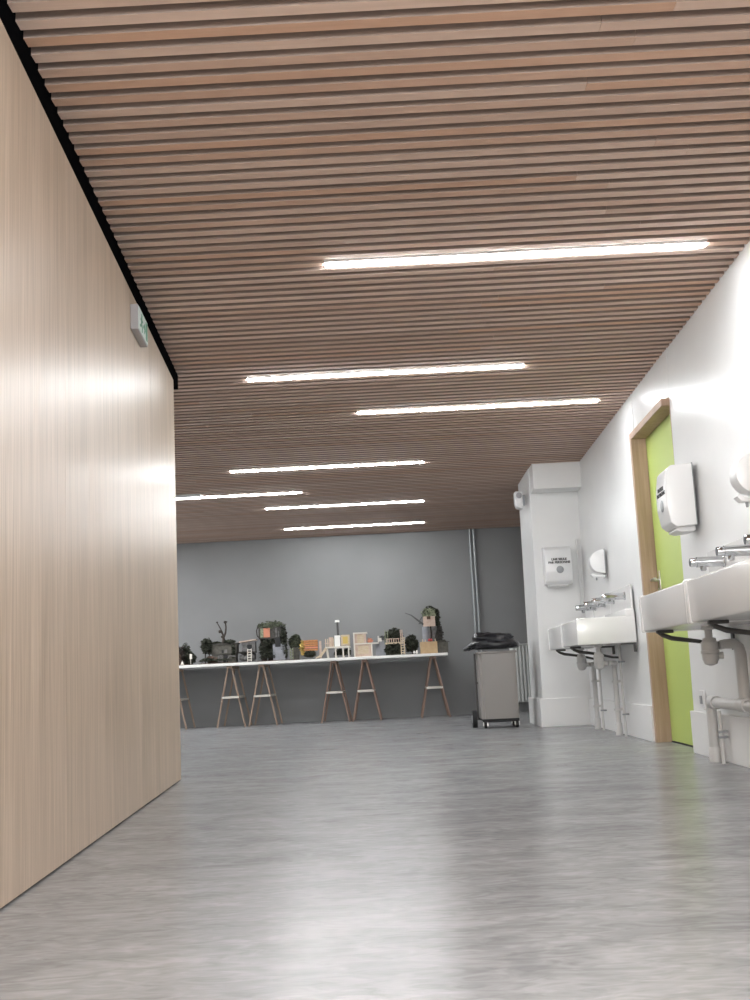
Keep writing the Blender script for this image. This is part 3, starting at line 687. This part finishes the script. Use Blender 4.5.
# 7 cream treehouse with slide
t = model('slide_house_model', 'pale wooden treehouse model with a slide and a tall capped mast', -0.765)
UB().bx(-16, 15.5, -11, 11, 0, .4).obj('base_board', M['card_white'], t)
dk = UB().bx(-11, 14, -8, 8, 10.2, 11.6).obj('deck', M['card_white'], t)
for x in (-9.5, -0.5, 7, 12.5):
    for y in (-7, 6.5): UB().tb([(x + (1 if x < -5 else 0), y, .4), (x, y, 10.4)], .75, 8).obj('stilt', M['card_white'], t, True)
UB().bx(-7, -3, -5, 5, 11.6, 21).obj('cabin', M['card_pink'], t)
UB().bx(-1.2, 4.2, -7, -6.2, 11.6, 22.5).bx(-1.2, 4.2, -6.2, 5, 21, 22.5).obj('white_panel', M['board'], t)
UB().bx(5.2, 13.8, -6.4, 5, 12.2, 22.8).obj('cream_box', M['card_cream'], t)
UB().bx(7, 12, -6.8, -6.3, 14, 21).obj('yellow_panel', M['card_yellow'], t)
for x in (-10.5, -8.4, -5.4, -2.6): UB().bx(x, x + .9, -8, -7.2, 11.6, 19.5).obj('fence_post', M['card_cream'], t)
UB().bx(-11, -2, -8.1, -7.3, 14.6, 15.6).obj('fence_rail', M['card_pink'], t)
UB().prism([(-10.5 * U, 11.4 * U), (-16 * U, 4 * U), (-20.5 * U, 1.6 * U), (-20.5 * U, .5 * U), (-15.4 * U, 1.8 * U), (-9 * U, 9.2 * U)], -9.4 * U, -5 * U, 'y').obj('slide', M['card_cream'], t)
UB().bx(-17, -14.8, -4, -2.5, .4, 18).obj('slide_post', M['card_pink'], t)
UB().tb([(2.2, 2, 20), (1.8, 2, 36.5)], [1.15, 1.05], 10).obj('mast', M['twig'], t, True)
UB().tb([(1.7, 2, 36), (1.7, 2, 38.2)], [2.5, 2.1], 14).obj('mast_cap', M['board'], t, True)
UB().lv((3, 1, 5), (5, 5, 4), 300, 1.9, 85).lv((10, 2, 5), (4, 5, 4), 240, 1.9, 86).obj('greenery', M['leaf'], t)
# 8 cream two-storey box
t = model('box_house_model', 'cream two-storey box house model with a thin white terrace arm', -0.425)
UB().bx(-10, 13, -11, 11, 0, .5).obj('base_board', M['card_white'], t)
lo = UB().bx(-8, 8.5, -7, 8, .5, 12.5).obj('lower_storey', M['card_pink'], t)
UB().bx(-5, 5.5, -7.4, -6.9, 3, 11).obj('cream_panel', M['card_cream'], lo)
up = UB().bx(-8, 3.2, -6, 7, 13.6, 23).obj('upper_storey', M['card_pink'], t)
UB().bx(-5.6, 1, -6.4, -5.9, 14, 22).obj('cream_panel', M['card_cream'], up)
UB().bx(-9.4, 4.6, -8, 9, 23, 24.4).obj('roof', M['card_white'], t)
UB().bx(-9, 15.6, -8.4, 3, 12.5, 13.7).bx(15, 16, -8.4, -7.4, 13.6, 20).obj('terrace_arm', M['card_white'], t)
UB().tb([(-8.6, -8.2, 0.4), (-8.6, -8.2, 23)], .7).tb([(8.8, -7.4, .4), (8.8, -7.4, 12.6)], .6).obj('corner_post', M['card_white'], t, True)
UB().bl((7.4, -3, 15.6), (2.6, 2, 2), .3, 88).lv((7, -3, 16), (3.4, 3, 2.6), 70, 1.6, 89).obj('terrace_bush', M['card_salmon'], t)
# 9 pale grey walls model
t = model('grey_wall_model', 'pale blue-grey model of plain walls between the cream box and the plant cage', -0.215)
UB().bx(-5, 5.6, -8, 8, 0, .5).obj('base_board', M['card_grey'], t)
UB().bx(-4.4, 1, -2, 6, .5, 12).bx(-.2, 5, -5, 4, .5, 14.5).obj('wall_block', M['card_grey'], t)
UB().bx(-1, 2.4, -5.5, -4.5, 14.5, 18).obj('chimney', M['card_white'], t)
UB().tb([(0, -5, 16), (3, -5, 19), (5.4, -5, 17)], .35).lv((3, -5, 18), (2.6, 2.4, 2.4), 60, 1.4, 91).obj('twig_bundle', M['twig'], t)
# 10 two-level plant cage
t = model('plant_cage_model', 'two-level plant cage model of dark leaves with a cream ladder', -0.02)
UB().bx(-9.8, 9.2, -11.4, 11, 0, .7).obj('base_board', M['card_olive'], t)
UB().bx(-10, 7.5, -8, 8, 11.4, 13).obj('middle_floor', M['card_cream'], t)
UB().bx(-9.6, 7, -7, 7, .7, 11).lv((-1, -7, 6), (9.2, 3.5, 5.4), 520, 2.2, 93).obj('lower_thicket', M['leaf'], t)
for x in (-10, -7.4, 6, 7.6): UB().tb([(x, -7.5, 11), (x * .95, -7.5, 25)], .55).obj('post', M['leaf_pale'] if x < 0 else M['card_pink'], t, True)
UB().bl((-.6, 0, 19), (6.5, 6, 6), .2, 94).lv((-.6, -2, 19.5), (8, 7, 7), 560, 2.3, 95).obj('upper_thicket', M['leaf'], t)
for k in range(6): UB().bx(-8.5 + k * 2.3, -7.7 + k * 2.3, -8.6, -8, 13, 16.4).obj('railing_post', M['card_pink'], t)
UB().tb([(-8.8, -8.3, 16.4), (4.5, -8.3, 16.4)], .4).obj('railing_bar', M['card_pink'], t, True)
ladder(t, 7.4, -10, .6, 17.5, 3.4, 1.5, 'card_cream')
# 11 bush
t = model('bush_model', 'loose dark green bush model left of the cardboard box', 0.195)
UB().bx(-6.4, 5.6, -9, 9, 0, .6).obj('base_board', M['soil'], t)
UB().tb([(0, 0, 0), (0, 0, 9)], [1, .6]).obj('trunk', M['bark'], t, True)
UB().bl((-.6, 2, 9.5), (4.6, 5, 6), .3, 96).lv((-.6, 2, 10), (6.2, 6, 9.4), 760, 2.3, 97).obj('crown', M['leaf'], t)
UB().bx(3.2, 4.8, -8, -6.5, .6, 4).bl((1.4, -8, 2), (1.2, 1, 1.3), .3, 98).obj('white_pebble', M['board'], t)
# 12 tower house on a cardboard box
t = model('tower_house_model', 'tall tower house model with leafy top standing on a brown cardboard box', 0.452)
bx_ = UB().bx(-12.6, 4.4, -11, 9, 0, 11.8, .2).obj('cardboard_box', M['cardboard'], t)
UB().bx(4.6, 15, -9, 9, 0, 11).lv((9.5, -4, 11), (6, 6, 2), 160, 1.6, 99).obj('planted_block', M['card_olive'], t)
UB().bx(-10.6, -9.6, -10, -9, 11.8, 14.5).bx(-7.8, -7, -10, -9, 11.8, 14).bx(2, 3, -10, -9, 11.8, 14.4).obj('small_post', M['card_cream'], bx_)
UB().bl((-3.5, -9.5, 13.3), (1.2, 1, 1.4), .2, 100).bl((-1.2, -9.5, 13.3), (1.2, 1, 1.4), .2, 101).obj('red_pot', M['red'], bx_)
UB().tb([(-6.3, -3, 11.8), (-6.3, -3, 27)], 3.5, 18).obj('grey_cylinder', M['card_grey'], t, True)
UB().prism([(-2 * U, 12 * U), (1.5 * U, 12 * U), (5.5 * U, 27 * U), (-2 * U, 27 * U)], -5 * U, 3 * U, 'y').obj('grey_wedge', M['stone'], t)
UB().bx(1.5, 10, -1.5, 6, 12, 27).lv((8, -1, 20), (3, 4, 8), 150, 1.9, 102).obj('dark_tower', M['card_dark'], t)
UB().tb([(-2, -6, 12), (-.6, -6, 19), (-1.6, -6, 27)], [.8, .7, .6]).obj('vine_stem', M['bark'], t, True)
uh = UB().bx(-8.2, 3.6, -7, 4, 27, 37).obj('upper_house', M['card_pink'], t)
UB().bx(-4.6, -1, -7.4, -6.9, 34, 38).obj('window_opening', M['soil'], uh)
UB().prism([(-9 * U, 37 * U), (5 * U, 37 * U), (3 * U, 42 * U), (-2 * U, 45.5 * U), (-7 * U, 42 * U)], -7.6 * U, 4 * U, 'y').lv((-2, -3, 41), (7.4, 6, 4.4), 300, 1.8, 103).obj('leafy_roof', M['leaf_pale'], t)
UB().bl((5, 0, 35), (2.6, 4, 7), .25, 106).lv((5, 0, 34.5), (3.4, 5, 10), 420, 2.2, 104).lv((-1, 0, 44.5), (4.4, 3.4, 3), 160, 2, 105).lv((-5, -6, 41), (3.4, 2, 3), 60, 2, 107).obj('dark_foliage', M['leaf'], t)
UB().tb([(-8, -5, 29), (-14, -5, 34), (-20, -5, 39), (-26, -5, 41.5)], [1, .8, .5, .25]).tb([(-10, -5, 31), (-13, -5, 30)], [.6, .4]).tb([(-12, -5, 32.5), (-9.5, -5, 37)], [.5, .3]).obj('branch', M['twig'], t, True)

# ------------------------------------------------------------------ unseen lights added behind the camera and behind the oak wall
def lamp(x, y, e):
    l = bpy.data.lights.new('added_strip_light', 'AREA'); l.shape = 'RECTANGLE'; l.size = 1.76; l.size_y = 0.06; l.energy = e; l.color = (0.95, 0.98, 1.0)
    o = bpy.data.objects.new('added_strip_light', l); C.objects.link(o); o.location = (x, y, ZC - 0.015)
for x, y, e in ((0.3, 2.30, 4), (0.55, 0.9, 11), (0.1, -0.6, 16), (0.6, -2.0, 16), (-3.4, 8.6, 18), (-3.4, 13.0, 30)): lamp(x, y, e)  # last two added behind the oak wall to brighten the back wall's left
for x, y, z, e in ((0.35, -0.9, 1.8, 100), (0.1, -2.3, 1.8, 100)):      # invented point lights behind the viewer, added to brighten the near walls
    l = bpy.data.lights.new('fill_point_light', 'POINT'); l.energy = e; l.shadow_soft_size = 0.35; l.color = (0.95, 0.98, 1.0)
    o = bpy.data.objects.new('fill_point_light', l); C.objects.link(o); o.location = (x, y, z)

w = bpy.data.worlds.new('World'); bpy.context.scene.world = w; w.use_nodes = True
w.node_tree.nodes['Background'].inputs[0].default_value = (0.9, 0.95, 1.0, 1); w.node_tree.nodes['Background'].inputs[1].default_value = 0.05

# ------------------------------------------------------------------ camera
cd = bpy.data.cameras.new('Camera'); cam = bpy.data.objects.new('Camera', cd); C.objects.link(cam)
cd.sensor_fit = 'VERTICAL'; cd.sensor_height = 24.0; cd.lens = 1110.556 / 1000 * 24.0; cd.clip_end = 100; cd.clip_start = 0.02
Rv, Uv, Fv = Vector((0.0, 0, 0)), None, None
p, r, y = (math.radians(a) for a in (9.12542, -2.77251, -0.75728))
Fv = Vector((math.sin(y) * math.cos(p), math.cos(y) * math.cos(p), math.sin(p)))
r0 = Vector((math.cos(y), -math.sin(y), 0)); u0 = r0.cross(Fv)
Rv = math.cos(r) * r0 + math.sin(r) * u0; Uv = -math.sin(r) * r0 + math.cos(r) * u0
cam.matrix_world = Matrix(((Rv.x, Uv.x, -Fv.x, 0), (Rv.y, Uv.y, -Fv.y, 0), (Rv.z, Uv.z, -Fv.z, 0.51), (0, 0, 0, 1)))
sc = bpy.context.scene; sc.camera = cam
vs = sc.view_settings; vs.view_transform = 'Standard'; vs.look = 'None'; vs.gamma = 1.0; vs.use_curve_mapping = False; vs.exposure = 1.0
